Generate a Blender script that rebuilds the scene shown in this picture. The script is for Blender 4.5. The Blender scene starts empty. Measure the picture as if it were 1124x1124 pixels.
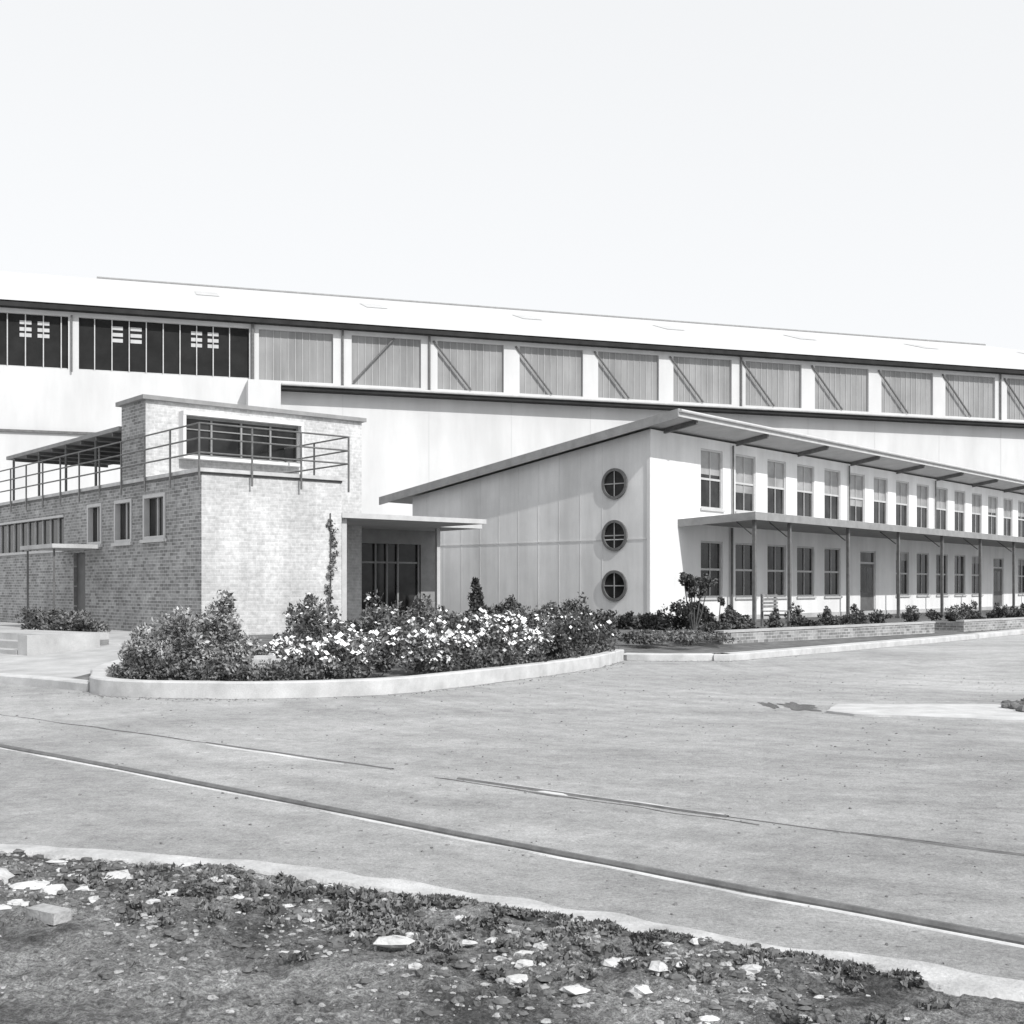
import bpy, math, random
import numpy as np
from mathutils import Vector, noise
random.seed(7); rng=np.random.default_rng(11)
S=bpy.context.scene
# ------------------------------------------------------------------ materials
def newmat(name):
    m=bpy.data.materials.new(name); m.use_nodes=True
    nt=m.node_tree; b=nt.nodes['Principled BSDF']
    return m,nt,b
def N(nt,t,**k):
    n=nt.nodes.new(t)
    for a,v in k.items(): setattr(n,a,v)
    return n
def maprange(nt,src,a,b,c,d):
    n=N(nt,'ShaderNodeMapRange'); n.clamp=True
    nt.links.new(src,n.inputs[0])
    for i,v in enumerate((a,b,c,d)): n.inputs[i+1].default_value=v
    return n.outputs[0]
def math2(nt,op,a,b):
    n=N(nt,'ShaderNodeMath',operation=op)
    for i,x in enumerate((a,b)):
        if isinstance(x,(int,float)): n.inputs[i].default_value=x
        else: nt.links.new(x,n.inputs[i])
    return n.outputs[0]
def nz(nt,vec,scale,detail=6,rough=.6,dist=0):
    n=N(nt,'ShaderNodeTexNoise'); n.inputs['Scale'].default_value=scale
    n.inputs['Detail'].default_value=detail; n.inputs['Roughness'].default_value=rough
    n.inputs['Distortion'].default_value=dist
    nt.links.new(vec,n.inputs['Vector']); return n.outputs['Fac']
def mapping(nt,vec,rot=(0,0,0),scale=(1,1,1)):
    n=N(nt,'ShaderNodeMapping'); n.inputs['Rotation'].default_value=rot; n.inputs['Scale'].default_value=scale
    nt.links.new(vec,n.inputs['Vector']); return n.outputs[0]
def bumpn(nt,b,h,strength=.3,dist=.02):
    n=N(nt,'ShaderNodeBump'); n.inputs['Strength'].default_value=strength; n.inputs['Distance'].default_value=dist
    nt.links.new(h,n.inputs['Height']); nt.links.new(n.outputs[0],b.inputs['Normal'])
def M(name,v,var=.2,scale=2.,rough=.85,bump=0.,bscale=40.,spec=.2,streak=0.,metal=0.,sx=1.6):
    m,nt,b=newmat(name)
    tc=N(nt,'ShaderNodeTexCoord').outputs['Object']
    f=nz(nt,tc,scale,8)
    o=maprange(nt,f,.3,.7,v*(1-var),v*(1+var))
    if streak:
        s=nz(nt,mapping(nt,tc,scale=(sx,sx,.12)),1.,5)
        o=math2(nt,'MULTIPLY',o,maprange(nt,s,.35,.65,1-streak,1+streak*.3))
    g=nz(nt,tc,bscale,4)
    o=math2(nt,'MULTIPLY',o,maprange(nt,g,.3,.7,1-var*.4,1+var*.4))
    nt.links.new(o,b.inputs['Base Color'])
    b.inputs['Roughness'].default_value=rough; b.inputs['Specular IOR Level'].default_value=spec
    b.inputs['Metallic'].default_value=metal
    if bump: bumpn(nt,b,g,bump)
    return m
def brickmat(name,c1,c2,mo,bw=.24,rh=.085):
    m,nt,b=newmat(name)
    uv=N(nt,'ShaderNodeUVMap').outputs[0]
    br=N(nt,'ShaderNodeTexBrick'); nt.links.new(uv,br.inputs['Vector'])
    br.inputs['Scale'].default_value=1; br.inputs['Brick Width'].default_value=bw; br.inputs['Row Height'].default_value=rh
    br.inputs['Mortar Size'].default_value=.009; br.inputs['Mortar Smooth'].default_value=.2; br.inputs['Bias'].default_value=-.1
    for k,v in (('Color1',c1),('Color2',c2),('Mortar',mo)): br.inputs[k].default_value=(v,v,v,1)
    tc=N(nt,'ShaderNodeTexCoord').outputs['Object']
    f=maprange(nt,nz(nt,tc,.9,8),.3,.7,.82,1.13)
    f2=maprange(nt,nz(nt,tc,9,3),.3,.7,.82,1.15)
    bw_=N(nt,'ShaderNodeRGBToBW'); nt.links.new(br.outputs['Color'],bw_.inputs[0])
    o=math2(nt,'MULTIPLY',math2(nt,'MULTIPLY',bw_.outputs[0],f),f2)
    st=nz(nt,mapping(nt,tc,scale=(1.2,1.2,.15)),1.,5)
    o=math2(nt,'MULTIPLY',o,maprange(nt,st,.35,.65,.84,1.06))
    nt.links.new(o,b.inputs['Base Color']); b.inputs['Roughness'].default_value=.9
    inv=math2(nt,'SUBTRACT',1.,br.outputs['Fac']); bumpn(nt,b,inv,.5,.01)
    return m
def glassmat(name,v,rough=.12):
    m,nt,b=newmat(name)
    tc=N(nt,'ShaderNodeTexCoord').outputs['Object']
    o=maprange(nt,nz(nt,tc,.9,3),.35,.65,v*.3,v*2.2)
    nt.links.new(o,b.inputs['Base Color']); b.inputs['Roughness'].default_value=rough
    b.inputs['Specular IOR Level'].default_value=.3
    bumpn(nt,b,nz(nt,tc,1.5,2),.12,.05)
    return m
def leafmat(name,lo,hi):
    m,nt,b=newmat(name)
    g=N(nt,'ShaderNodeNewGeometry'); tc=N(nt,'ShaderNodeTexCoord').outputs['Object']
    o=maprange(nt,g.outputs['Random Per Island'],0,1,lo,hi)
    o=math2(nt,'MULTIPLY',o,maprange(nt,nz(nt,tc,1.8,4),.38,.62,.5,1.5))
    nt.links.new(o,b.inputs['Base Color']); b.inputs['Roughness'].default_value=.6
    b.inputs['Specular IOR Level'].default_value=.3
    return m
BRK=brickmat('brick',.50,.60,.62); BRK_D=brickmat('brick_dark_shade',.19,.40,.48)  # gatehouse: same brick, sunlit front and shaded side put into colour; planters share dark
WHITE=M('white_paint',.74,.05,1.2,.7,streak=.1); FASCIA=M('grey_paint_trim',.5,.1,3)
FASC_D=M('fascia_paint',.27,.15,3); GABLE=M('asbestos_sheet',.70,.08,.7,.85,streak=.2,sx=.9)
ROOF=M('roof_sheet',.45,.12,1,.6); SOFFIT=M('soffit_paint',.42,.1,2)
FRAME=M('window_frame_paint',.5,.08,4,.5); GLASS=glassmat('window_glass',.018); BLIND=M('blind_cloth',.30,.3,1.1,.4,spec=.4)
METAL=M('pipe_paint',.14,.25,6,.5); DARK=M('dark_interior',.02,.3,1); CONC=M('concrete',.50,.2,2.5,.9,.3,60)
CONC_D=M('concrete_path',.42,.2,1.6,.9,.3,50)
HWALL=M('hangar_wall_sheet',.60,.05,.2,.8,streak=.1,sx=.6); HROOF=M('hangar_roof_sheet',.53,.04,.3,.8)
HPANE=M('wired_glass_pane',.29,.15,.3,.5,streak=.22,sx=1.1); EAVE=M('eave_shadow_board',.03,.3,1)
HFR=M('hangar_window_bar',.5,.1,2)
SOIL=M('garden_soil',.14,.4,3,.95,.6,30); STONE=M('stone',.34,.35,6,.9,.5,50); RAILM=M('rail_steel',.13,.3,8,.45,.2,60,spec=.5)
GROOVE=M('flangeway_dark',.12,.5,5); PUD=M('damp_patch',.16,.3,2,.15,spec=.5)
LEAF=leafmat('leaf',.045,.22); LEAF_L=leafmat('leaf_pale',.12,.44); LEAF_D=leafmat('leaf_dark',.025,.13)
PETAL=leafmat('petal',.7,.95); BARK=M('bark',.1,.3,10); WOOD=M('timber',.2,.3,8); DOOR=M('door_paint',.12,.2,3,.5)
def roadmat():
    m,nt,b=newmat('road_surface')
    tc=N(nt,'ShaderNodeTexCoord').outputs['Object']
    base=maprange(nt,nz(nt,tc,.16,9,.6,.8),.32,.68,.35,.53)
    ang=math.radians(38)
    wob=N(nt,'ShaderNodeTexNoise'); wob.inputs['Scale'].default_value=.12; nt.links.new(tc,wob.inputs['Vector'])
    vm=N(nt,'ShaderNodeVectorMath',operation='MULTIPLY_ADD'); nt.links.new(wob.outputs['Color'],vm.inputs[0]); vm.inputs[1].default_value=(5,5,0); nt.links.new(tc,vm.inputs[2])
    tr=nz(nt,mapping(nt,vm.outputs[0],(0,0,ang),(.16,1.1,1)),1.0,8,.7,.3)
    base=math2(nt,'MULTIPLY',base,maprange(nt,tr,.35,.65,.88,1.06))
    # turning-circle wheel tracks
    ds=N(nt,'ShaderNodeVectorMath',operation='DISTANCE'); nt.links.new(tc,ds.inputs[0]); ds.inputs[1].default_value=(11.5,24.5,0)
    cx=N(nt,'ShaderNodeCombineXYZ'); nt.links.new(math2(nt,'MULTIPLY',ds.outputs['Value'],2.6),cx.inputs[0])
    nt.links.new(math2(nt,'MULTIPLY',nz(nt,tc,.25,3),4.),cx.inputs[1])
    arcs=nz(nt,cx.outputs[0],1.,4,.6)
    base=math2(nt,'MULTIPLY',base,maprange(nt,arcs,.38,.62,.90,1.06))
    md=nz(nt,tc,2.2,10,.75); base=math2(nt,'MULTIPLY',base,maprange(nt,md,.32,.68,.80,1.15))
    md2=nz(nt,tc,11,6,.75); base=math2(nt,'MULTIPLY',base,maprange(nt,md2,.32,.68,.82,1.16))
    fine=nz(nt,tc,48,5,.9); base=math2(nt,'MULTIPLY',base,maprange(nt,fine,.3,.7,.55,1.42))
    spots=nz(nt,tc,13,3,.5); base=math2(nt,'MULTIPLY',base,maprange(nt,spots,.66,.74,1.,.55))
    nt.links.new(base,b.inputs['Base Color']); b.inputs['Roughness'].default_value=.9
    b.inputs['Specular IOR Level'].default_value=.15
    bumpn(nt,b,math2(nt,'ADD',fine,math2(nt,'MULTIPLY',md,3.)),.8,.022)
    return m
ROAD=roadmat()
def vergemat():
    m,nt,b=newmat('rough_verge')
    tc=N(nt,'ShaderNodeTexCoord').outputs['Object']
    a=maprange(nt,nz(nt,tc,1.3,10,.75,.5),.38,.60,.11,.50)
    c=nz(nt,tc,7,8,.8); a=math2(nt,'MULTIPLY',a,maprange(nt,c,.35,.65,.6,1.3))
    f=nz(nt,tc,28,8,.85); a=math2(nt,'MULTIPLY',a,maprange(nt,f,.36,.64,.4,1.6))
    g=nz(nt,tc,90,4,.8); a=math2(nt,'MULTIPLY',a,maprange(nt,g,.36,.64,.5,1.5))
    nt.links.new(a,b.inputs['Base Color']); b.inputs['Roughness'].default_value=.95
    bumpn(nt,b,math2(nt,'ADD',math2(nt,'ADD',f,g),c),1.,.05); return m
VERGE=vergemat()
# ------------------------------------------------------------------ mesh helpers
class Fr:
    def __init__(s,o,u,n): s.o=o; s.u=u; s.n=n
    def P(s,u,d,z): return (s.o[0]+u*s.u[0]+d*s.n[0], s.o[1]+u*s.u[1]+d*s.n[1], z)
W=Fr((0,0),(1,0),(0,1))
class MB:
    def __init__(s): s.v=[]; s.f=[]; s.uv=[]
    def poly(s,ps,uvs=None):
        i=len(s.v); s.v+=ps; s.f.append(tuple(range(i,i+len(ps)))); s.uv+= uvs or [(p[0],p[2]) for p in ps]
    def box(s,F,u0,u1,d0,d1,z0,z1):
        s.hex([F.P(u,d,z) for z in (z0,z1) for d in (d0,d1) for u in (u0,u1)],u0,u1,d0,d1,(z0,z0,z1,z1))
    def hex(s,c,u0,u1,d0,d1,z):
        def q(idx,uv): s.poly([c[i] for i in idx],uv)
        q((0,1,5,4),[(u0,z[0]),(u1,z[0]),(u1,z[2]),(u0,z[2])])
        q((2,6,7,3),[(u0,z[1]),(u0,z[3]),(u1,z[3]),(u1,z[1])])
        q((0,4,6,2),[(d0,z[0]),(d0,z[2]),(d1,z[3]),(d1,z[1])])
        q((1,3,7,5),[(d0,z[0]),(d1,z[1]),(d1,z[3]),(d0,z[2])])
        q((0,2,3,1),[(u0,d0),(u0,d1),(u1,d1),(u1,d0)])
        q((4,5,7,6),[(u0,d0),(u1,d0),(u1,d1),(u0,d1)])
    def slab(s,F,u0,u1,d0,d1,zt0,zt1,th):
        c=[F.P(u,d,z) for (za,zb) in ((zt0-th,zt1-th),(zt0,zt1)) for d,z in ((d0,za),(d1,zb)) for u in (u0,u1)]
        s.hex(c,u0,u1,d0,d1,(zt0-th,zt1-th,zt0,zt1))
    def wall(s,F,u0,u1,z0,z1,holes,d=0,depth=.12):
        us=sorted({u0,u1,*[h[0] for h in holes],*[h[1] for h in holes]})
        zs=sorted({z0,z1,*[h[2] for h in holes],*[h[3] for h in holes]})
        for a,b in zip(us,us[1:]):
            for c,e in zip(zs,zs[1:]):
                mu,mz=(a+b)/2,(c+e)/2
                if any(h[0]<mu<h[1] and h[2]<mz<h[3] for h in holes): continue
                s.poly([F.P(a,d,c),F.P(b,d,c),F.P(b,d,e),F.P(a,d,e)],[(a,c),(b,c),(b,e),(a,e)])
        for h in holes:
            a,b,c,e=h[:4]; i=d-depth
            for (p,q) in (((a,c),(b,c)),((b,c),(b,e)),((b,e),(a,e)),((a,e),(a,c))):
                s.poly([F.P(p[0],d,p[1]),F.P(q[0],d,q[1]),F.P(q[0],i,q[1]),F.P(p[0],i,p[1])],[(0,0),(1,0),(1,.1),(0,.1)])
    def cyl(s,a,b,r,n=8,r2=None):
        a=Vector(a); b=Vector(b); r2=r if r2 is None else r2
        ax=(b-a).normalized(); t=Vector((0,0,1)) if abs(ax.z)<.9 else Vector((1,0,0))
        x=ax.cross(t).normalized(); y=ax.cross(x)
        A=[tuple(a+(x*math.cos(k*2*math.pi/n)+y*math.sin(k*2*math.pi/n))*r) for k in range(n)]
        B=[tuple(b+(x*math.cos(k*2*math.pi/n)+y*math.sin(k*2*math.pi/n))*r2) for k in range(n)]
        for k in range(n):
            j=(k+1)%n; s.poly([A[k],A[j],B[j],B[k]])
        s.poly(A[::-1]); s.poly(B)
    def ring(s,F,u,z,d,r0,r1,d2,n=32):
        for k in range(n):
            a0=k*2*math.pi/n; a1=(k+1)*2*math.pi/n
            def p(r,a,dd): return F.P(u+r*math.cos(a),dd,z+r*math.sin(a))
            s.poly([p(r0,a0,d2),p(r1,a0,d2),p(r1,a1,d2),p(r0,a1,d2)])
            s.poly([p(r1,a0,d2),p(r1,a0,d),p(r1,a1,d),p(r1,a1,d2)])
            s.poly([p(r0,a0,d),p(r0,a0,d2),p(r0,a1,d2),p(r0,a1,d)])
    def disc(s,F,u,z,d,r,n=32):
        s.poly([F.P(u+r*math.cos(k*2*math.pi/n),d,z+r*math.sin(k*2*math.pi/n)) for k in range(n)])
    def sweep(s,pts,w,z0,z1,off=0.,wob=0.,freq=2.):
        n=len(pts); L=[];R=[]
        for i,p in enumerate(pts):
            a=pts[max(i-1,0)]; b=pts[min(i+1,n-1)]
            dx,dy=b[0]-a[0],b[1]-a[1]; l=math.hypot(dx,dy); nx,ny=-dy/l,dx/l
            j1=wob*noise.noise(Vector((p[0]*freq,p[1]*freq,0))); j2=wob*noise.noise(Vector((p[0]*freq,p[1]*freq,9)))
            L.append((p[0]+nx*(off+w/2+j1),p[1]+ny*(off+w/2+j1))); R.append((p[0]+nx*(off-w/2+j2),p[1]+ny*(off-w/2+j2)))
        c=min(.02,w*.3)
        for i in range(n-1):
            j=i+1
            def q(a,z): return (a[0],a[1],z)
            def inn(a,o):
                return (a[0]+(o[0]-a[0])/w*c,a[1]+(o[1]-a[1])/w*c)
            Li,Lj,Ri,Rj=L[i],L[j],R[i],R[j]
            li,lj,ri,rj=inn(Li,Ri),inn(Lj,Rj),inn(Ri,Li),inn(Rj,Lj); cc=min(c,(z1-z0)*.4)
            s.poly([q(ri,z1),q(rj,z1),q(lj,z1),q(li,z1)])
            s.poly([q(Ri,z1-cc),q(Rj,z1-cc),q(rj,z1),q(ri,z1)])
            s.poly([q(li,z1),q(lj,z1),q(Lj,z1-cc),q(Li,z1-cc)])
            s.poly([q(Ri,z0),q(Rj,z0),q(Rj,z1-cc),q(Ri,z1-cc)])
            s.poly([q(Li,z1-cc),q(Lj,z1-cc),q(Lj,z0),q(Li,z0)])
        for i in (0,n-1): s.poly([(L[i][0],L[i][1],z0),(R[i][0],R[i][1],z0),(R[i][0],R[i][1],z1-.01),(L[i][0],L[i][1],z1-.01)])
    def obj(s,name,mat,parent=None,smooth=False):
        me=bpy.data.meshes.new(name); me.from_pydata(s.v,[],s.f)
        l=me.uv_layers.new(name='UVMap'); l.data.foreach_set('uv',np.array(s.uv,dtype=np.float32).ravel())
        me.materials.append(mat); o=bpy.data.objects.new(name,me); S.collection.objects.link(o)
        if parent: o.parent=parent
        if smooth: me.polygons.foreach_set('use_smooth',[True]*len(me.polygons))
        return o
def empty(name):
    o=bpy.data.objects.new(name,None); S.collection.objects.link(o); return o
def catmull(p,k=6):
    out=[]
    for i in range(len(p)-1):
        a=p[max(i-1,0)];b=p[i];c=p[i+1];d=p[min(i+2,len(p)-1)]
        for t in np.linspace(0,1,k,endpoint=False):
            out.append(tuple(.5*((2*b[j])+(-a[j]+c[j])*t+(2*a[j]-5*b[j]+4*c[j]-d[j])*t*t+(-a[j]+3*b[j]-3*c[j]+d[j])*t**3) for j in (0,1)))
    out.append(p[-1]); return out
# ------------------------------------------------------------------ terrain
YF=[(-60,44),(-20,26.3),(-9.5,20.7),(-6.35,18.2),(-5.9,17.65),(-4.5,17.25),(-3.46,17.15),(-1.84,17.9),(-.5,19.8),(.64,21.7),(1.6,23.7),(2.3,25.8),(3.2,26.1),(4.6,26.3),(5.4,27.1),(13.8,36.5),(20,44),(70,104)]
def yf(x): return float(np.interp(x,[p[0] for p in YF],[p[1] for p in YF]))
def gz(x,y):
    t=min(max((y-yf(x))/10,0),1); return .12+.33*t*t*(3-2*t)
def loft(name,xs,mat,far=60,top=0.):
    mb=MB(); rows=[0,.6,1.5,3,5,7,10,14,22,40]
    for a,b in zip(xs,xs[1:]):
        for r,q in zip(rows,rows[1:]):
            ps=[]
            for x,rr in ((a,r),(b,r),(b,q),(a,q)):
                y=yf(x)+.1+rr; ps.append((x,y,gz(x,y)+top))
            mb.poly(ps)
        mb.poly([(a,yf(a)+.1,-.05),(b,yf(b)+.1,-.05),(b,yf(b)+.1,.12),(a,yf(a)+.1,.12)])
    return mb.obj(name,mat)
g=MB(); g.poly([(-2500,-2500,-.02),(2500,-2500,-.02),(2500,2500,-.02),(-2500,2500,-.02)]); g.obj('ground',ROAD)
g=MB(); g.poly([(-70,-20,0),(90,-20,0),(90,110,0),(-70,110,0)]); g.obj('road',ROAD)
loft('pavement',[-60,-50,-40,-30,-24,-20,-16,-13,-11,-9.5,-8.6,-7.8,-7.2],CONC_D)
loft('garden_bed',[-7.2,-6.8]+list(np.arange(-6.35,5.6,.35))+list(range(6,70,3)),SOIL)
k=MB(); bedk=catmull([(-7.5,23.6),(-7.1,20.6),(-6.6,18.9),(-6.2,17.95),(-5.5,17.4),(-4.5,17.2),(-3.46,17.15),(-1.84,17.9),(-.5,19.8),(.64,21.7),(1.6,23.7),(2.35,26.1)],10)
k.sweep(bedk,.24,-.05,.24,wob=.04); k.obj('garden_bed_kerb',CONC)
rk=catmull([(2.5,26.2),(3.3,26.0),(4.5,26.1),(5.5,26.9),(13.8,36.4),(20,43.9),(70,103.8)],8)
k=MB(); k.sweep(rk,.45,-.05,.15,wob=.04)
k.sweep(catmull([(-60,43.9),(-20,26.2),(-9.5,20.55),(-6.42,18.3)],6),.3,-.05,.14); k.obj('road_kerb',CONC)
k=MB(); k.sweep(bedk[18:],.10,-.03,.004,off=-.16,wob=.16); k.sweep(rk,.10,-.03,.004,off=-.26,wob=.15,freq=1.2); k.obj('kerb_dirt',M('kerb_dirt',.24,.4,6))
# foreground verge
KP=[(-9,8.9),(-7,8.15),(-4.19,7.38),(-1.6,6.67),(-.29,5.99),(.77,5.33),(1.58,4.84),(3.0,3.95),(6,2.2)]
k=MB(); k.sweep(catmull(KP,30),.22,-.05,.045,wob=.09,freq=3.); fk=k.obj('verge_kerb',M('worn_concrete',.47,.28,4,.9,.5,45))
def yk(x): return float(np.interp(x,[p[0] for p in KP],[p[1] for p in KP]))-.10
def vz(x,y):
    b=noise.noise(Vector((x*.9,y*.9,3)))*.04+noise.noise(Vector((x*4,y*4,1)))*.03+noise.noise(Vector((x*11,y*11,5)))*.022+noise.noise(Vector((x*25,y*25,5)))*.012
    return max(.012,.035+b)
g=MB(); xs=np.arange(-6,3.6,.022); T=np.linspace(0,1,210)**1.1
pts=[[ (float(x),yk(x)+(2.4-yk(x))*float(t),0) for t in T] for x in xs]
pts=[[ (p[0],p[1],vz(p[0],p[1])) for p in c] for c in pts]
nv=len(T); me=bpy.data.meshes.new('verge')
me.from_pydata([p for c in pts for p in c],[],[(i*nv+j,i*nv+j+1,(i+1)*nv+j+1,(i+1)*nv+j) for i in range(len(xs)-1) for j in range(nv-1)])
me.materials.append(VERGE); vo=bpy.data.objects.new('verge',me); S.collection.objects.link(vo); me.polygons.foreach_set('use_smooth',[True]*len(me.polygons))
# rails
R1=catmull([(-17,20.6),(-9.5,15.3),(-5.14,11.9),(.04,7.3),(2.3,5.33),(8,.5)],12)
def seg(a,b,n=14): return [(a[0]+(b[0]-a[0])*t,a[1]+(b[1]-a[1])*t) for t in np.linspace(0,1,n)]
rt=empty('railway_track')
m=MB(); m.sweep(R1,.055,-.03,.028,wob=.01); m.sweep(seg((-3.15,12.2),(-1.05,10.42)),.04,-.03,.010,wob=.02); m.sweep(seg((-.45,9.9),(1.5,8.24)),.05,-.03,.014,wob=.015); m.sweep(seg((1.5,8.24),(8.5,3.0),30),.03,-.03,.006,wob=.04); m.obj('rail_heads',RAILM,rt)
m=MB(); m.sweep(R1,.055,-.03,.005,off=.07,wob=.05); m.sweep(seg((-.6,10.02),(1.7,8.02),30),.05,-.03,.004,off=-.07,wob=.07); m.sweep(seg((-7.5,15.8),(-3.15,12.2),30),.05,-.03,.004,wob=.07); m.sweep(seg((2.2,7.72),(8.5,3.1),30),.05,-.03,.004,off=.03,wob=.06); m.obj('flangeways',GROOVE,rt)  # dark strips laid on the road as grooves
m=MB(); m.sweep(seg((-.35,9.78),(1.45,8.26),30),.08,-.03,.010,off=.05,wob=.06); m.sweep(seg((-3.1,12.1),(-1.5,10.74),20),.04,-.03,.008,off=-.03,wob=.04); m.sweep(R1[22:],.035,-.03,.007,off=-.06,wob=.04); m.obj('track_pale_edge',M('pale_edge',.58),rt)  # pale strips along the rails
def blob(mat,name,cx,cy,rx,ry,z,n=48,jag=.25,seed=1):
    mb=MB(); ps=[]
    for i in range(n):
        a=i*2*math.pi/n; r=1+jag*noise.noise(Vector((math.cos(a)*2,math.sin(a)*2,seed)))*2
        ps.append((cx+rx*r*math.cos(a),cy+ry*r*math.sin(a),z))
    mb.poly(ps); return mb.obj(name,mat)
c0=[(4.0,15.1),(4.25,14.75),(6.0,14.05),(7.6,13.7),(8.4,15.6),(6.2,16.0),(4.4,16.0)]; c=[]
for a,b in zip(c0,c0[1:]+c0[:1]):
    for t in np.linspace(0,1,12,endpoint=False):
        x,y=a[0]+(b[0]-a[0])*t,a[1]+(b[1]-a[1])*t; c.append((x+.05*noise.noise(Vector((x*2,y*2,2))),y+.07*noise.noise(Vector((x*2,y*2,7)))))
m=MB(); m.poly([(a,b,.03) for a,b in c])
for a,b in zip(c,c[1:]+c[:1]): m.poly([(a[0],a[1],-.01),(b[0],b[1],-.01),(b[0],b[1],.03),(a[0],a[1],.03)])
m.obj('concrete_slab',CONC)
blob(PUD,'puddle',3.85,15.9,.2,.5,.004,seed=3,jag=.5); blob(PUD,'puddle',3.5,16.1,.1,.35,.004,seed=8,jag=.5)
# ------------------------------------------------------------------ stones
def stones(name,items,mat,flat=1.):
    mb=MB()
    for (x,y,z,r) in items:
        n1,n2=7,4; ph=random.random()*6; sx,sy,sz=random.uniform(.6,1.5),random.uniform(.6,1.4),random.uniform(.3,.75)*flat
        ring=[]
        for i in range(n2+1):
            th=math.pi*i/n2; row=[]
            for j in range(n1):
                a=ph+j*2*math.pi/n1; rr=r*random.uniform(.68,1.22)
                row.append((x+rr*sx*math.sin(th)*math.cos(a),y+rr*sy*math.sin(th)*math.sin(a),z+rr*sz*math.cos(th)))
            ring.append(row)
        for i in range(n2):
            for j in range(n1):
                q=(j+1)%n1; mb.poly([ring[i][j],ring[i+1][j],ring[i+1][q],ring[i][q]])
    return mb.obj(name,mat)
def vscatter(n,thr,rs,lift=.1):
    it=[]
    for _ in range(n):
        x=random.uniform(-4.5,2.4); y=yk(x)-abs(random.gauss(.1,1.1))
        if y<3.4: continue
        if noise.noise(Vector((x*1.7,y*1.7,20)))<thr: continue
        r=random.choice(rs); it.append((x,y,vz(x,y)+r*lift,r))
    return it
stones('gravel',vscatter(5200,-.15,[.004,.005,.006,.008,.01,.014,.018]),STONE)
stones('gravel',vscatter(3200,-.2,[.006,.008,.01,.014,.02,.028]),M('dark_stone',.13,.4,6,.9,.4))
PALE=M('broken_concrete',.55,.25,7,.9,.4,40)
it=[(-.52,5.15,.06,.06),(-.45,5.3,.04,.05),(.5,4.55,.05,.045),(-2.75,6.35,.045,.12),(-2.5,6.2,.04,.08),(-2.35,6.05,.04,.09),(-2.65,6.0,.035,.08),(-1.75,5.95,.045,.055),(-1.6,6.05,.04,.045),(-1.35,5.95,.05,.05),(-1.1,5.8,.04,.04),(-2.1,6.35,.05,.06),(-3.2,6.7,.05,.08),(-.95,5.55,.04,.035),(-.2,5.2,.04,.04),(.05,4.9,.04,.04),(-3.,6.1,.04,.06),(-3.3,6.4,.04,.09)]
for _ in range(170):
    x=random.uniform(-3.8,1.6); y=yk(x)-random.uniform(.05,1.2); it.append((x,y,vz(x,y),random.choice([.012,.015,.018,.025,.035,.045])))
stones('rubble',it,PALE,.7)
stones('rubble',[(random.uniform(6.4,7.2),random.uniform(14.8,16.0),.05,random.uniform(.05,.13)) for _ in range(16)],M('dark_rubble',.15,.4,5,.9,.4))
m=MB(); BF=Fr((-2.3,5.6),(.86,-.5),(.5,.86)); m.box(BF,0,.2,0,.1,.03,.085); m.obj('loose_brick',STONE)
m=MB(); BF=Fr((-3.95,18.15),(.93,-.1),(.1,.93)); m.box(BF,-.1,.38,0,.25,.1,.50); m.box(BF,-.02,.30,.03,.22,.501,.55); m.obj('concrete_block',CONC)
it=[(random.uniform(-9,9),random.uniform(5,22),.003,random.choice([.003,.004,.006,.008,.012])) for _ in range(2200)]
for _ in range(500):
    p=random.choice(bedk[20:]+rk[:26]); it.append((p[0]+random.gauss(.1,.15),p[1]-.2-abs(random.gauss(0,.15)),.004,random.choice([.006,.01,.016])))
it=[i for i in it if i[1]>yk(i[0])+.4 and i[1]<yf(i[0])-.12]; stones('road_gravel',it,M('pebble',.2,.5,9))
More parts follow.
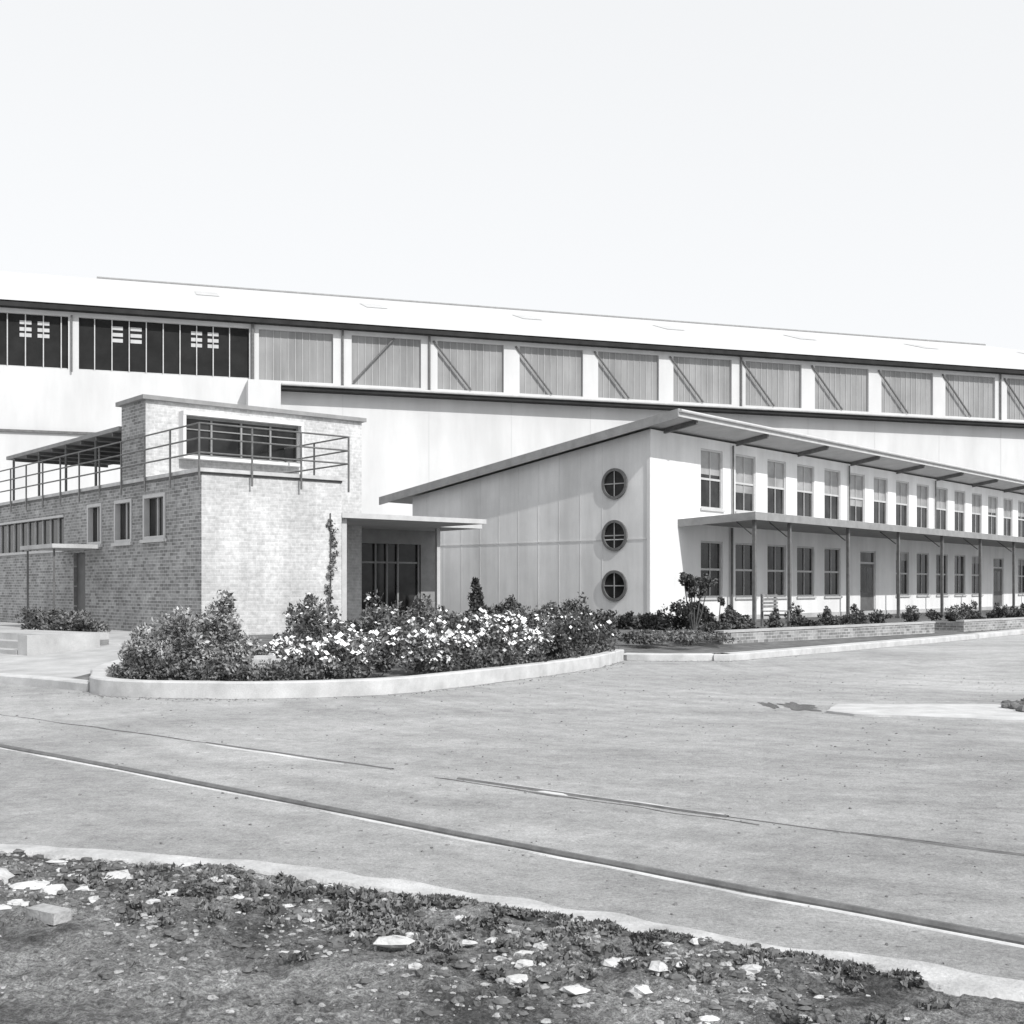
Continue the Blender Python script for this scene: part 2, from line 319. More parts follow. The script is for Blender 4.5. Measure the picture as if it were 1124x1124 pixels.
# ------------------------------------------------------------------ foliage
def leaves(name,clumps,mat,size=.05,dens=1.,parent=None,flowers=None,up=.35,sub=9,fl_size=.04):
    V=[]; fc=[]
    for (x,y,z,rx,ry,rz,n) in clumps:
        n=int(n*dens)
        subs=[]
        for _ in range(sub):
            d=rng.normal(size=3); d/=np.linalg.norm(d); r=rng.uniform(.35,1.)
            subs.append((np.array([x,y,z])+d*r*np.array([rx,ry,rz])*.85, rng.uniform(.2,.48)))
        idx=rng.integers(0,sub,n)
        d=rng.normal(size=(n,3)); d/=np.linalg.norm(d,axis=1)[:,None]
        rad=rng.uniform(.3,1.3,(n,1))**.6
        sc=np.array([s[0] for s in subs])[idx]; sr=np.array([s[1] for s in subs])[idx][:,None]
        c=sc+d*rad*sr*np.array([rx,ry,rz])*np.array([1,1,1.05])
        V.append(c); fc.append(d)
    C=np.concatenate(V); D=np.concatenate(fc); n=len(C)
    C[:,2]=np.maximum(C[:,2],.05)
    a=rng.normal(size=(n,3))*.8+D*.8+np.array([0,0,up]); a/=np.linalg.norm(a,axis=1)[:,None]
    t=rng.normal(size=(n,3)); b=np.cross(a,t); b/=np.linalg.norm(b,axis=1)[:,None]
    s=size*rng.uniform(.5,1.5,(n,1))
    P=np.stack([C-a*s*.6,C+b*s*.32,C+a*s*.7,C-b*s*.32],1).reshape(-1,3)
    me=bpy.data.meshes.new(name); F=np.arange(4*n).reshape(n,4)
    if flowers:
        me.materials.append(mat); me.materials.append(PETAL)
        patch=np.array([noise.noise(Vector((c_[0]*1.3,c_[1]*1.3,c_[2]*2))) for c_ in C])
        top=np.where((D[:,2]>-.1)&(rng.random(n)<flowers*(1+patch*2.2)))[0]
        m_=len(top); c=C[top]+np.array([0,-.02,.04]); 
        nn=np.array([.25,-.6,.7])+rng.normal(size=(m_,3))*.35; nn/=np.linalg.norm(nn,axis=1)[:,None]
        u=np.cross(nn,np.array([1,0,0.1])); u/=np.linalg.norm(u,axis=1)[:,None]; w=np.cross(nn,u)
        r=fl_size*rng.uniform(.45,1.3,(m_,1)); ks=[]
        for q in range(8): 
            an=q*math.pi/4; k_=1. if q%2==0 else .7
            ks.append(c+(u*math.cos(an)+w*math.sin(an))*r*k_)
        P2=np.stack(ks,1).reshape(-1,3)
        allV=np.concatenate([P,P2]); F2=(np.arange(8*m_).reshape(m_,8)+4*n)
        me.from_pydata(allV.tolist(),[],F.tolist()+F2.tolist())
        me.polygons.foreach_set('material_index',[0]*n+[1]*m_)
    else:
        me.from_pydata(P.tolist(),[],F.tolist()); me.materials.append(mat)
    o=bpy.data.objects.new(name,me); S.collection.objects.link(o)
    if parent: o.parent=parent
    return o
def G(x,y): return gz(x,y)
cl=[]
for x,y,h,r in [(-5.95,19.0,.75,.45),(-5.35,19.2,1.3,.5),(-4.8,19.4,1.3,.42),(-5.6,18.5,.65,.5),(-4.95,18.5,.8,.45),(-5.2,20.2,1.3,.55),(-6.2,19.9,.7,.45),(-4.45,19.0,.75,.35)]:
    cl.append((x,y,.15+h/2,r,r,h/2+.1,2300))
leaves('garden_shrub',cl,LEAF_L,.055,sub=13)
cl=[]
for _ in range(26):
    x=random.uniform(-5.9,1.9); y=yf(x)+random.uniform(.45,.8); cl.append((x,y,.30,.4,.3,.24,800))
leaves('border_plants',cl,LEAF,.05,sub=12)
cl=[]
for x,y,h in [(-3.9,19.1,.65),(-3.4,18.8,.8),(-2.9,18.4,.82),(-2.5,18.6,.85),(-2.1,19,.85),(-3.6,19.5,.85),(-3.0,19.6,.95),(-2.4,19.9,.9)]:
    cl.append((x,y,.12+h/2,.42,.42,h/2,1500))
for x,y,h in [(-1.6,19.6,.8),(-1.2,20.0,.85),(-.8,20.6,.85),(-.3,21.2,.8),(.2,21.9,.9),(-1.2,21,1.05),(-.6,21.7,1.0),(0,22.6,1.0),(-1.6,20.6,.9),(.5,22.9,.9)]:
    cl.append((x,y,.12+h/2,.45,.45,h/2,1500))
leaves('daisy_bushes',cl,LEAF,.055,flowers=.095,fl_size=.044,sub=13)
cl=[]
for x,y,h in [(.8,23.4,.75),(1.1,24.0,.75),(1.3,24.6,.8),(1.6,25.4,.8),(1.0,24.6,.85),(.6,24,.9),(1.3,26,.85),(1.5,26.8,.75),(.2,24.,.9)]:
    cl.append((x,y,.14+h/2,.45,.45,h/2,1400))
leaves('dark_border_shrubs',cl,LEAF_D,.06,sub=13,flowers=.006)
cl=[]
for i in range(32):
    x=random.uniform(-4.6,2.4); y=random.uniform(26.,31) if x>-3.5 else random.uniform(25.,27.5); h=random.choice([.4,.5,.6,.85,1.0]); cl.append((x,y,G(x,y)+h/2-.05,.6,.6,h/2+.05,800))
leaves('garden_planting',cl,LEAF,.075,flowers=.02,fl_size=.055,sub=13)
cl=[]
for i in range(26):
    t=i/25; x=-1.0+7.2*t; y=36.8-4.2*t+random.uniform(-.4,.4); h=random.choice([.45,.6,.75,1.05])
    cl.append((x,y,G(x,y)+h/2-.1,.42,.42,h/2,650))
leaves('hedge',cl,LEAF_D,.085,sub=12)
cl=[(random.uniform(3,5.4),random.uniform(27.5,31),.38,.6,.5,.12,420) for _ in range(18)]
leaves('ground_cover',cl,LEAF,.06)
def shrub(name,x,y,h,r,n,mat,sub=7,size=.085,lw=.42):
    e=empty(name); z0=G(x,y)-.05; m=MB()
    cl=[]
    for i in range(sub):
        a=i*2.4; rr=r*random.uniform(.2,1); tx,ty,tz=x+rr*math.cos(a),y+rr*math.sin(a),z0+h*random.uniform(.45,.98)
        m.cyl((x,y,z0),((x+tx)/2,(y+ty)/2,z0+h*.35),.03,6,.02); m.cyl(((x+tx)/2,(y+ty)/2,z0+h*.35),(tx,ty,tz),.02,6,.008)
        cl.append((tx,ty,tz-.05,r*lw,r*lw,h*.14,n//sub))
    m.obj('stems',BARK,e); leaves('foliage',cl,mat,size,parent=e,sub=5)
shrub('rose_bush',5.0,32.6,1.65,.5,2800,LEAF_D,9); shrub('rose_bush',5.75,33.1,1.05,.35,1100,LEAF_D,6)
e=empty('conifer_shrub'); m=MB(); m.cyl((-1.18,38,.3),(-1.18,38,1.8),.05,6,.01); m.obj('trunk',BARK,e)
leaves('foliage',[(-1.18,38,.6,.36,.36,.4,900),(-1.18,38,1.0,.34,.34,.4,1000),(-1.18,38,1.4,.26,.26,.35,800),(-1.18,38,1.75,.14,.14,.22,300)],LEAF_D,.08,parent=e,sub=14)
cl=[(-10.9,30.3,.7,.8,.6,.35,2200),(-12.4,31.6,.7,.9,.6,.35,2000),(-11.6,30.8,.5,.7,.5,.3,1500)]
leaves('shrub',cl,LEAF,.08,sub=13)
# ------------------------------------------------------------------ planter walls
PF=Fr((5.3,29.7),(.7113,.7028),(.7028,-.7113))
for nm,a,b in (('brick_planter',0,11.5),('brick_planter',13.6,34)):
    e=empty(nm); m=MB(); m.box(PF,a,b,-.23,0,0,.46); m.box(PF,a,a+.23,-2.2,-.232,0,.46); m.obj('wall',BRK_D,e)
    m=MB(); m.box(PF,a-.02,b+.02,-.26,.025,.462,.52); m.obj('coping',CONC_D,e)
    m=MB(); m.box(PF,a+.23,b,-2.2,-.232,0,.44); m.obj('soil',SOIL,e)
    cl=[]
    u=a+.5
    while u<min(b,26):
        if random.random()<.9:
            r=random.uniform(.2,.42); p=PF.P(u,-random.uniform(.4,1.5),0); h=random.choice([.25,.4,.5,.75]); cl.append((p[0],p[1],.45+h*.4,r,r,h*.5,420))
        u+=random.uniform(.3,.6)
    leaves('plants',cl,LEAF_D,.07,parent=e,sub=10)
e=empty('garden_seat'); CF=Fr((7.35,33.0),(.6587,.7524),(.7524,-.6587)); m=MB(); z=.5
for u in (0,.75):
    for d in (0,-.42): m.box(CF,u,u+.06,d-.06,d,z,z+.42 if d==0 else z+.92)
    m.box(CF,u+.061,u+.062,-.4,0,z+.3,z+.34)
for i in range(4): m.box(CF,-.03,.84,-.1-.1*i,-.02-.1*i,z+.423,z+.45)
for i in range(4): m.box(CF,-.03,.84,-.418,-.395,z+.53+i*.1,z+.60+i*.1)
m.obj('frame_and_slats',WOOD,e)
# ------------------------------------------------------------------ windows
def sash(F,fr,gl,bl,u0,u1,z0,z1,d=-.08,blind=None,cols=2,fw=.07,sill=True):
    fr.box(F,u0+.002,u0+fw,d-.04,d+.04,z0+.002,z1-.002); fr.box(F,u1-fw,u1-.002,d-.04,d+.04,z0+.002,z1-.002)
    fr.box(F,u0+fw+.001,u1-fw-.001,d-.04,d+.04,z0+.002,z0+fw); fr.box(F,u0+fw+.001,u1-fw-.001,d-.04,d+.04,z1-fw,z1-.002)
    zm=(z0+z1)/2
    fr.box(F,u0+fw+.001,u1-fw-.001,d-.03,d+.02,zm-.035,zm+.035)
    for i in range(1,cols):
        u=u0+(u1-u0)*i/cols; fr.box(F,u-.014,u+.014,d-.03,d+.012,z0+fw+.001,zm-.036); fr.box(F,u-.014,u+.014,d-.03,d+.012,zm+.036,z1-fw-.001)
    zb=z1 if blind is None else z1-(z1-z0)*blind
    dd=d-.025
    t=random.uniform(-.012,.012)
    gl.poly([F.P(u0,dd-t,z0),F.P(u1,dd+t,z0),F.P(u1,dd+t,zb),F.P(u0,dd-t,zb)])
    if blind: bl.poly([F.P(u0,dd,zb),F.P(u1,dd,zb),F.P(u1,dd,z1),F.P(u0,dd,z1)])
    if sill: fr.box(F,u0-.06,u1+.06,.002,.07,z0-.07,z0-.002)
# ------------------------------------------------------------------ OFFICE
O=Fr((4.44,38.),(.6587,.7524),(.7524,-.6587)); GF=Fr((4.44,38.),(-.7524,.6587),(-.6587,-.7524))
off=empty('office_building'); L=50
wl=MB(); fr=MB(); gl=MB(); bl=MB(); dr=MB()
holes=[]
starts=[3.0+2.285*i for i in range(20)]
for s in starts: holes.append((s,s+1.42,4.3,6.35,'w'))
doors=[15.4,31.2,45.]
for s in starts:
    if any(abs(s+.7-(dd+1.05))<1.75 for dd in doors): continue
    holes.append((s,s+1.42,1.25,3.2,'w'))
for dd in doors: holes.append((dd,dd+1.5,.42,3.15,'d'))
wl.wall(O,0,L,0,6.69,holes,0,.14)
for h in holes:
    if h[4]=='w': 
        up=h[2]>4
        sash(O,fr,gl,bl,h[0],h[1],h[2],h[3],blind=random.choice([.3,.5,.5,.5,.66,.5,.42]) if up else random.choice([None,None,None,.2]))
    else:
        a,b,c,t=h[:4]
        fr.box(O,a+.002,a+.08,-.12,-.04,c,t-.002); fr.box(O,b-.08,b-.002,-.12,-.04,c,t-.002); fr.box(O,a+.081,b-.081,-.12,-.04,2.6,2.68); fr.box(O,a+.081,b-.081,-.12,-.04,t-.07,t-.002)
        gl.poly([O.P(a,-.1,2.6),O.P(b,-.1,2.6),O.P(b,-.1,t),O.P(a,-.1,t)])
        dr.box(O,a+.082,b-.082,-.13,-.09,c,2.598); 
        for (x0,x1) in ((a+.2,(a+b)/2-.06),((a+b)/2+.06,b-.2)): gl.poly([O.P(x0,-.086,1.4),O.P(x1,-.086,1.4),O.P(x1,-.086,2.45),O.P(x0,-.086,2.45)])
wl.obj('front_wall',WHITE,off)
m=MB(); m.box(O,L-.2,L,-11,-.01,0,5.2); m.box(O,.3,L-.21,-11,-10.8,0,5.1); m.obj('rear_walls',WHITE,off)
zt=lambda d: 7.14-.151*(1.3-d)
m=MB(); E=10.95
m.poly([GF.P(0,0,0),GF.P(E,0,0),GF.P(E,0,zt(-E)-.25),GF.P(0,0,zt(0)-.25)])
m.obj('gable_wall',GABLE,off)
m=MB(); u=1.0-.92
while u<E:
    if not .9<u<1.9 : m.box(GF,u-.015,u+.015,.002,.008,.2,zt(-u)-.27)
    u+=.92
m.box(GF,.14,E,.012,.022,3.16,3.19); m.box(GF,.0,.12,.002,.03,.2,6.6); m.obj('cover_strips',GABLE,off)
rf=MB(); rg=MB(); rb=MB()
for z in (5.01,3.31,1.66):
    rf.ring(GF,1.4,z,.0,.42,.51,.07); rg.disc(GF,1.4,z,.006,.43)
    rb.box(GF,.99,1.81,.01,.04,z-.018,z+.018); rb.box(GF,1.382,1.418,.041,.05,z-.41,z+.41)
rf.obj('porthole_frames',METAL,off); rg.obj('porthole_glass',GLASS,off); rb.obj('porthole_bars',M('porthole_bar_paint',.3),off)
m=MB(); m.slab(O,-.35,L+.5,-12.36,1.3,zt(-12.36),zt(1.3),.10); m.obj('roof',ROOF,off)
m=MB(); m.slab(O,-.34,L+.49,-12.34,1.22,zt(-12.34)-.102,zt(1.22)-.102,.06); m.obj('soffit',SOFFIT,off)
m=MB(); m.slab(O,-.40,-.352,-12.4,1.3,zt(-12.4)+.03,zt(1.3)+.03,.30); m.obj('verge_board',FASC_D,off)
m=MB(); m.box(O,-.40,L+.5,1.302,1.34,6.92,7.17); m.cyl(O.P(-.4,1.40,7.10),O.P(L,1.40,7.10),.055); m.obj('fascia_gutter',FASCIA,off)
m=MB()
u=.8
while u<L: m.slab(O,u-.05,u+.05,0.,1.25,zt(0)-.164,zt(1.25)-.164,.16); u+=2.285*2
m.obj('rafters',METAL,off)
m=MB(); m.slab(O,1.65,L,.003,2.85,3.85,3.98,.05); m.obj('canopy_roof',ROOF,off)
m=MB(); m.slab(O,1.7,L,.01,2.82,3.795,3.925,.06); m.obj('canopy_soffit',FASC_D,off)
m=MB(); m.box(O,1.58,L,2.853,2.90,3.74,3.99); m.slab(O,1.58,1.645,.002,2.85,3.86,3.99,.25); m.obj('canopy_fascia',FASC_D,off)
m=MB()
posts=[1.95,4.27]+[8.65+4.4*i for i in range(10)]
for u in posts:
    if u<L: m.box(O,u-.05,u+.05,2.6,2.70,.2,3.86); m.box(O,u-.09,u+.09,2.55,2.74,.2,.5); m.cyl(O.P(u,2.55,3.3),O.P(u,1.9,3.8),.02)
m.cyl(O.P(4.9,.09,.4),O.P(4.9,.09,3.7),.045)
for u in (5.0,14.2,23.3): m.cyl(O.P(u,.08,4.0),O.P(u,.08,6.6),.035)
m.obj('canopy_posts',METAL,off)
fr.obj('window_frames',FRAME,off); gl.obj('window_glass',GLASS,off); bl.obj('window_blinds',BLIND,off); dr.obj('doors',DOOR,off)
m=MB(); m.box(O,.02,L,.003,.03,.2,.62); m.obj('plinth',CONC_D,off)
# ------------------------------------------------------------------ BRICK GATEHOUSE
B=Fr((-7.34,28.),(.7678,.6407),(.6407,-.7678)); SF=Fr((-7.34,28.),(-.6407,.7678),(-.7678,-.6407))
bh=empty('brick_gatehouse'); fr=MB(); gl=MB()
m=MB(); m.poly([B.P(0,0,0),B.P(3.85,0,0),B.P(3.85,0,4.3),B.P(0,0,4.3)],[(0,0),(3.85,0),(3.85,4.3),(0,4.3)])
m.poly([B.P(3.85,0,0),B.P(3.85,-3.28,0),B.P(3.85,-3.28,4.3),B.P(3.85,0,4.3)],[(0,0),(3.28,0),(3.28,4.3),(0,4.3)])
m.wall(B,3.85,6.55,0,6.45,[],-3.28); m.wall(B,0,3.85,4.25,6.45,[(.99,3.84,5.05,6.15)],-3.28,.15)
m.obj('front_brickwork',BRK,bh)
m=MB()
m.wall(SF,0,24,0,4.3,[(2.03,3.4,2.83,3.98),(4.16,5.35,2.8,3.95),(6.28,7.35,2.8,3.95),(9.3,20,2.74,3.69),(7.55,8.5,.2,2.6)],0,.18)
m.box(SF,3.285,4.9,-3,-.01,4.31,6.45)
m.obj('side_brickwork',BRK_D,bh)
m=MB(); m.box(B,6.54,6.56,-9,-3.285,0,6.45); m.box(B,3.0,6.54,-9,-8.8,0,6.45); m.box(B,3.0,3.2,-8.8,-4.95,4.3,6.45); m.box(B,6.3,6.5,-24,-9.01,0,4.3); m.box(B,0.05,6.29,-24,-23.8,0,4.3); m.obj('rear_brickwork',BRK,bh)
m=MB(); m.box(B,.05,3.8,-3.2,-.05,4.18,4.24); m.box(B,.05,6.3,-23.7,-4.95,4.18,4.24); m.obj('roof_deck',CONC_D,bh)
m=MB(); m.box(B,-.08,3.93,-.02,.09,4.34,4.43); m.box(SF,.03,24,-.02,.08,4.34,4.43); m.box(B,3.78,3.93,-3.27,-.021,4.34,4.43)
m.obj('coping',CONC,bh)
m=MB(); m.box(B,.0,3.85,-.02,.03,4.29,4.338); m.box(SF,.03,24,-.02,.03,4.29,4.338); m.obj('coping_shadow_line',METAL,bh)  # dark strip stands in for the shadow under the coping
m=MB(); m.box(B,-.12,6.65,-5.0,-3.16,6.45,6.56); m.box(B,2.9,6.64,-9.1,-5.001,6.45,6.55); m.obj('room_roof',FASC_D,bh)
m=MB()
for a,b,c,t in ((2.03,3.4,2.83,3.98),(4.16,5.35,2.8,3.95),(6.28,7.35,2.8,3.95)):
    m.box(SF,a,a+.09,-.12,.03,c+.002,t); m.box(SF,b-.09,b,-.12,.03,c+.002,t); m.box(SF,a+.091,b-.091,-.12,.03,t-.09,t-.002); m.box(SF,a-.06,b+.06,.002,.09,c-.08,c); 
    m.box(SF,a+.091,b-.091,-.12,.03,c+.002,c+.08)
    gl.poly([SF.P(a,-.13,c),SF.P(b,-.13,c),SF.P(b,-.13,t),SF.P(a,-.13,t)])
    fr.box(SF,(a+b)/2-.02,(a+b)/2+.02,-.125,-.08,c+.08,t-.09)
m.obj('window_surrounds',FRAME,bh)
a,b,c,t=9.3,20,2.74,3.69
gl.poly([SF.P(a,-.13,c),SF.P(b,-.13,c),SF.P(b,-.13,t),SF.P(a,-.13,t)])
for q in np.arange(a,b,.7): fr.box(SF,q,q+.04,-.12,-.08,c,t)
fr.box(SF,a-.05,b,.002,.07,c-.08,c); fr.box(SF,a-.05,b,.002,.05,t,t+.07)
m=MB(); m.box(SF,7.56,8.49,-.14,-.1,.2,2.59); m.obj('side_door',DOOR,bh)
m=MB(); m.box(SF,6.3,9.0,.003,1.35,2.68,2.79); m.obj('side_porch_slab',CONC_D,bh)
m=MB(); m.cyl(SF.P(6.6,1.2,.1),SF.P(6.6,1.2,2.66),.03); m.cyl(SF.P(8.8,1.2,.1),SF.P(8.8,1.2,2.66),.03); m.obj('side_porch_posts',METAL,bh)
m=MB(); d=-3.28
m.box(B,.90,4.47,d+.003,d+.30,6.12,6.22); m.box(B,.90,4.47,d+.003,d+.30,4.98,5.06)
m.box(B,.90,.98,d+.003,d+.29,5.061,6.119); m.box(B,4.39,4.47,d+.003,d+.29,5.061,6.119); m.obj('room_window_surround',WHITE,bh)
gl.poly([B.P(.98,d+.05,5.06),B.P(4.39,d+.05,5.06),B.P(4.39,d+.05,6.12),B.P(.98,d+.05,6.12)])
WB=M('steel_window_bar',.25)
wb=MB()
wb.box(B,.98,4.39,d+.055,d+.10,5.061,5.12); wb.box(B,.98,4.39,d+.055,d+.10,6.05,6.118); 
for q in (.98,1.75,2.62,3.5,4.34): wb.box(B,q,q+.05,d+.055,d+.11,5.121,6.049)
wb.box(B,1.03,4.34,d+.055,d+.09,5.76,5.79); wb.obj('room_window_bars',WB,bh)
m=MB(); m.box(SF,4.95,14.6,-3.2,.05,5.82,5.93); m.obj('terrace_roof',FASC_D,bh)
m=MB()
for v in (7,9.4,11.8,14.3): m.cyl(SF.P(v,-.1,4.3),SF.P(v,-.1,5.8),.04)
for v in np.arange(5.5,14.5,1.2): m.box(SF,v,v+.06,-3.1,0,5.72,5.818)
m.obj('terrace_roof_posts',METAL,bh)
m=MB(); r=.022
for z in (4.78,5.12,5.47):
    m.cyl(B.P(-.12,.13,z),B.P(3.98,.13,z),r); m.cyl(SF.P(-.13,.12,z),SF.P(18,.12,z),r); m.cyl(B.P(3.98,.13,z),B.P(3.98,-3.2,z),r)
for u in (-.12,1.25,2.6,3.98): m.cyl(B.P(u,.13,4.05),B.P(u,.13,5.48),.026)
for v in np.arange(1.5,18,1.55): m.cyl(SF.P(v,.12,4.05),SF.P(v,.12,5.48),.026)
m.cyl(B.P(3.98,-1.6,4.3),B.P(3.98,-1.6,5.48),.026)
m.obj('railings',METAL,bh)
m=MB(); m.box(B,3.855,8.6,-4.49,0.02,3.40,3.53); m.box(B,8.601,10.2,-4.49,-2.2,3.40,3.53); m.obj('entrance_canopy',FASCIA,bh)
m=MB(); m.wall(B,6.56,10.1,0,3.7,[(7.04,9.55,.3,2.96)],-4.5,.15); m.box(B,6.57,10.1,-9,-4.66,3.55,3.7); m.box(B,10.0,10.1,-9,-4.66,0,3.54); m.obj('entrance_walls',FASC_D,bh)
gl.poly([B.P(7.04,-4.62,.3),B.P(9.55,-4.62,.3),B.P(9.55,-4.62,2.96),B.P(7.04,-4.62,2.96)])
eb=MB()
for q in (7.04,7.85,8.27,8.68,9.47): eb.box(B,q,q+.06,-4.61,-4.55,.3,2.955)
eb.box(B,7.12,9.46,-4.61,-4.56,2.35,2.41); eb.box(B,7.12,9.46,-4.61,-4.56,.3,.5); eb.obj('entrance_door_frames',WB,bh)
m=MB(); m.box(B,9.0,9.12,-3.0,-2.88,.2,3.40); m.box(B,3.95,4.1,-.3,-.15,.2,3.40); m.obj('entrance_posts',FRAME,bh)
fr.obj('window_frames',FRAME,bh); gl.obj('window_glass',GLASS,bh)
cl=[]
for z in np.arange(.5,3.5,.2):
    p=B.P(3.5+.08*math.sin(z*3),.06,z); cl.append((p[0],p[1],p[2],.15,.05,.16,90 if z>1.2 else 200))
vn=empty('climbing_vine'); leaves('foliage',cl,LEAF,.045,parent=vn,sub=5)
m=MB(); m.cyl(B.P(3.52,.03,.3),B.P(3.5,.03,3.5),.015); m.obj('stem',BARK,vn)
st=empty('entry_steps'); m=MB(); TF=Fr((-10.9,25.0),(.80,-.60),(.60,.80))
for i in range(3): m.box(TF,-2.5,.8,i*.4,i*.4+2.2-.4*i-.003*i,.12,.30+i*.15)
m.box(TF,.85,1.2,0,1.7,.12,.62); m.obj('treads',CONC_D,st)
# ------------------------------------------------------------------ HANGAR
H=Fr((0,80.),(.952,.3065),(.3065,-.952)); hg=empty('hangar')
ps=[-10.9+5.72*i for i in range(14)]
holes=[(-16.8,-12.1,14.75,17.95)]+[(s,s+4.6,14.75,17.95) for s in ps if s+4.6<68]
dk=[(-58,-48.2,14.75,17.95),(-47.5,-38.,14.75,17.95),(-37.4,-28.1,14.75,17.95),(-27.5,-17.4,14.75,17.95)]
m=MB(); m.wall(H,-60,70,0,18.25,holes+dk,0,.25)
m.box(H,69.8,70,-41,-.01,0,18.2); m.box(H,-60,-59.8,-41,-.01,0,18.2); m.box(H,-59.7,69.7,-41,-40.8,0,18.2); m.obj('walls',HWALL,hg)
pn=MB(); bars=MB(); df=MB(); dg=MB(); wp=MB()
for i,h in enumerate(holes):
    pn.poly([H.P(h[0],-.2,h[2]),H.P(h[1],-.2,h[2]),H.P(h[1],-.2,h[3]),H.P(h[0],-.2,h[3])])
    for q in np.arange(h[0]+.46,h[1]-.1,.46): bars.box(H,q-.014,q+.014,-.19,-.16,h[2],h[3])
    if i==1: dg.cyl(H.P(h[0]+.1,.06,14.9),H.P(h[0]+2.8,.06,17.9),.06)
    elif i>1: dg.cyl(H.P(h[0]-.3,.06,17.9),H.P(h[0]+2.3,.06,14.8),.07)
bars.obj('window_bars',HFR,hg); pn.obj('clerestory_panes',HPANE,hg)
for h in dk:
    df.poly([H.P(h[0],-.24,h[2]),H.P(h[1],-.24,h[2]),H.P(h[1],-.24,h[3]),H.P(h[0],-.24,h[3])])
    for q in np.arange(h[0]+.9,h[1]-.3,1.0): wp.box(H,q-.03,q+.03,-.2,-.12,h[2],h[3])
    wp.box(H,h[0],h[1],-.22,-.201,h[2],h[2]+.1)
    for cx in (h[0]+2.2,h[0]+3.3,h[0]+6.9,h[0]+7.9):
        if cx+.7<h[1]:
            for z in (17.35,16.95,16.6): wp.box(H,cx-.33,cx+.33,-.23,-.21,z,z+.22)  # pale panels paint the bright opposite windows seen through the bay
df.obj('open_bay_dark',DARK,hg); wp.obj('open_bay_mullions_and_panes',HFR,hg)
for q in (-11.5,-5.75,17.3,39.9): dg.cyl(H.P(q,.1,14.3),H.P(q,.1,18.3),.07)
dg.cyl(H.P(-17.2,.15,14.3),H.P(-17.2,.15,18.2),.1); dg.cyl(H.P(-27.9,.15,14.6),H.P(-27.9,.15,18.),.06)
dg.obj('braces_and_downpipes',METAL,hg)
m=MB(); m.box(H,-60,70.5,.003,.62,18.22,18.50); m.obj('eave_board',EAVE,hg)  # board's near-black colour also carries the fascia shadow
m=MB()
def rp(w,d,z): return H.P(w,d,z)
m.poly([rp(-62,.7,18.55),rp(75,.7,18.55),rp(55.3,-20.4,25.4),rp(-62,-20.4,25.4)])
m.poly([rp(-62,-41.5,18.55),rp(75,-41.5,18.55),rp(55.3,-20.4,25.4),rp(-62,-20.4,25.4)][::-1])
m.poly([rp(75,.7,18.55),rp(75,-41.5,18.55),rp(55.3,-20.4,25.4)]); m.obj('roof',HROOF,hg)
m=MB(); m.cyl(rp(-27,-20.4,25.43),rp(55.4,-20.4,25.43),.12,6); m.obj('ridge_cap',FASC_D,hg)
m=MB()
sl=(25.4-18.55)/21.1
for w in np.arange(-20,56,12.4):
    for dd in (-12,): 
        z=18.55+(.7-dd)*sl; m.poly([rp(w,dd,z+.03),rp(w+1.6,dd,z+.03),rp(w+1.6,dd-3,z+.03+3*sl),rp(w,dd-3,z+.03+3*sl)])
m.obj('roof_lights',M('roof_light',.49,.1,1),hg)
m=MB(); m.box(H,-15.5,70,.003,1.0,14.30,14.42); m.cyl(H.P(-15.5,1.05,14.38),H.P(70,1.05,14.38),.09); m.obj('ledge',HFR,hg)
m=MB(); m.box(H,-15.5,70,.003,.95,14.08,14.295); m.obj('ledge_shadow_strip',EAVE,hg)  # added near-black strip paints the shadow below the ledge
m=MB(); m.box(H,-17.6,-15.6,.003,1.4,12.6,14.5); m.obj('valve_box',HWALL,hg)
m=MB(); m.box(H,-60,-26.5,.003,.15,10.85,11.0); m.cyl(H.P(-17.4,.1,0),H.P(-17.4,.1,12.6),.05); m.obj('wall_rail',METAL,hg)
m=MB()
for w in ps: m.box(H,w-.6,w-.56,.002,.01,0,14.0)
m.obj('sheet_joints',HROOF,hg)
# ------------------------------------------------------------------ verge weeds
def tufts(name,items,mat):
    V=[];F=[]
    for (x,y,h,nb,sp) in items:
        for _ in range(nb):
            a=random.random()*6.28; r=random.random()*sp; bx,by=x+r*math.cos(a),y+r*math.sin(a); bz=vz(bx,by)-.01
            hh=h*random.uniform(.4,1.1); ln=random.uniform(.2,.9)*hh; a2=random.random()*6.28; w=.004
            px,py=math.cos(a2+1.57)*w,math.sin(a2+1.57)*w; i=len(V)
            mx,my=bx+math.cos(a2)*ln*.35,by+math.sin(a2)*ln*.35
            V+=[(bx-px,by-py,bz),(bx+px,by+py,bz),(mx+px*.8,my+py*.8,bz+hh*.6),(mx-px*.8,my-py*.8,bz+hh*.6),(bx+math.cos(a2)*ln,by+math.sin(a2)*ln,bz+hh*.95)]
            F+=[(i,i+1,i+2,i+3),(i+3,i+2,i+4)]
    me=bpy.data.meshes.new(name); me.from_pydata(V,[],F); me.materials.append(mat); o=bpy.data.objects.new(name,me); S.collection.objects.link(o)
it=[]
for _ in range(130):
    x=random.uniform(-3.6,1.4); y=yk(x)-abs(random.gauss(.35,.45))-.05; it.append((x,y,random.uniform(.012,.035),random.randint(10,30),random.uniform(.03,.14)))
tufts('grass',it,LEAF)
cl=[]
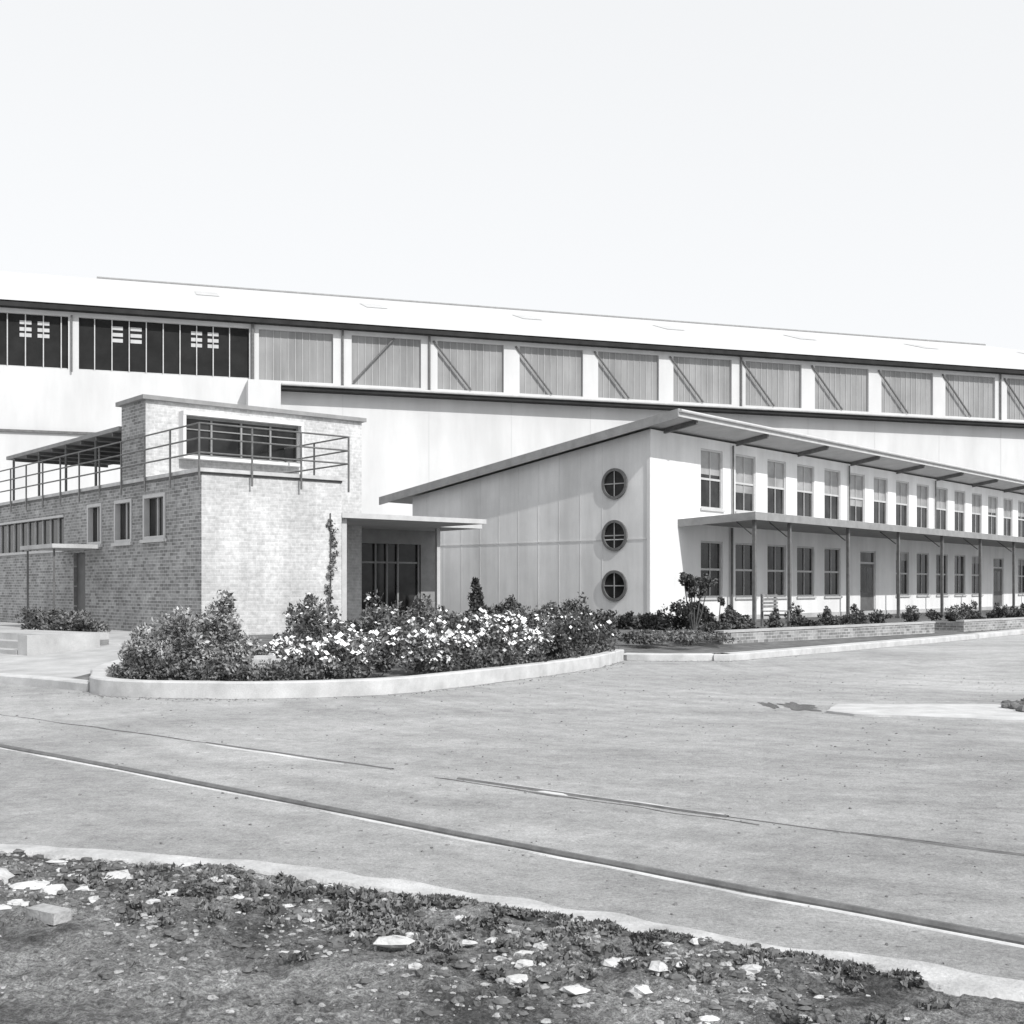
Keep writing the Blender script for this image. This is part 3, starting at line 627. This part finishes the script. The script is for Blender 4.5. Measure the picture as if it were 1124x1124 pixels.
for _ in range(170):
    x=random.gauss(-1.0,1.1); y=yk(x)-abs(random.gauss(.35,.33))-.06
    if x<-3.6 or x>1.6: continue
    cl.append((x,y,vz(x,y)+.01,random.uniform(.04,.12),random.uniform(.04,.1),random.uniform(.012,.035),random.randint(25,90)))
for cx,cy in ((-.62,5.55),(-.75,5.75),(-.5,5.45),(-.9,5.85)):
    cl.append((cx,cy,.07,.12,.1,.06,200))
for _ in range(60):
    x=random.uniform(-.4,1.6); y=yk(x)-random.uniform(-.02,.10); cl.append((x,y,.03,.07,.04,.02,80))
leaves('weeds',cl,LEAF,.026,sub=7)
# ------------------------------------------------------------------ light, world, camera
ts=Vector((.62,-.78,0)).normalized(); el=math.radians(40)
to=Vector((ts.x*math.cos(el),ts.y*math.cos(el),math.sin(el)))
sun=bpy.data.lights.new('sun','SUN'); sun.energy=3.7; sun.angle=math.radians(.6); sun.color=(1,.995,.985)
so=bpy.data.objects.new('sun',sun); S.collection.objects.link(so); so.rotation_euler=to.to_track_quat('Z','Y').to_euler()
w=bpy.data.worlds.new('World'); S.world=w; w.use_nodes=True; nt=w.node_tree
bg=nt.nodes['Background']; sk=N(nt,'ShaderNodeTexSky'); sk.sky_type='NISHITA'; sk.sun_disc=False
sk.sun_elevation=el; sk.sun_rotation=math.atan2(ts.x,ts.y); sk.air_density=1; sk.dust_density=3
bw=N(nt,'ShaderNodeRGBToBW'); nt.links.new(sk.outputs[0],bw.inputs[0])
p=math2(nt,'POWER',bw.outputs[0],.12); p=math2(nt,'MULTIPLY',p,5.65)
cc=N(nt,'ShaderNodeCombineColor'); 
nt.links.new(math2(nt,'MULTIPLY',p,.985),cc.inputs[0]); nt.links.new(p,cc.inputs[1]); nt.links.new(math2(nt,'MULTIPLY',p,1.02),cc.inputs[2])
nt.links.new(cc.outputs[0],bg.inputs[0]); bg.inputs[1].default_value=.15
cam=bpy.data.cameras.new('camera'); cam.sensor_width=36; cam.lens=36*1300/1124; cam.shift_y=.0738; cam.clip_end=6000; cam.clip_start=.1
co=bpy.data.objects.new('camera',cam); S.collection.objects.link(co); co.location=(0,0,1.6); co.rotation_euler=(math.radians(90),0,0)
S.camera=co
S.view_settings.view_transform='Standard'; S.view_settings.look='None'; S.view_settings.exposure=0
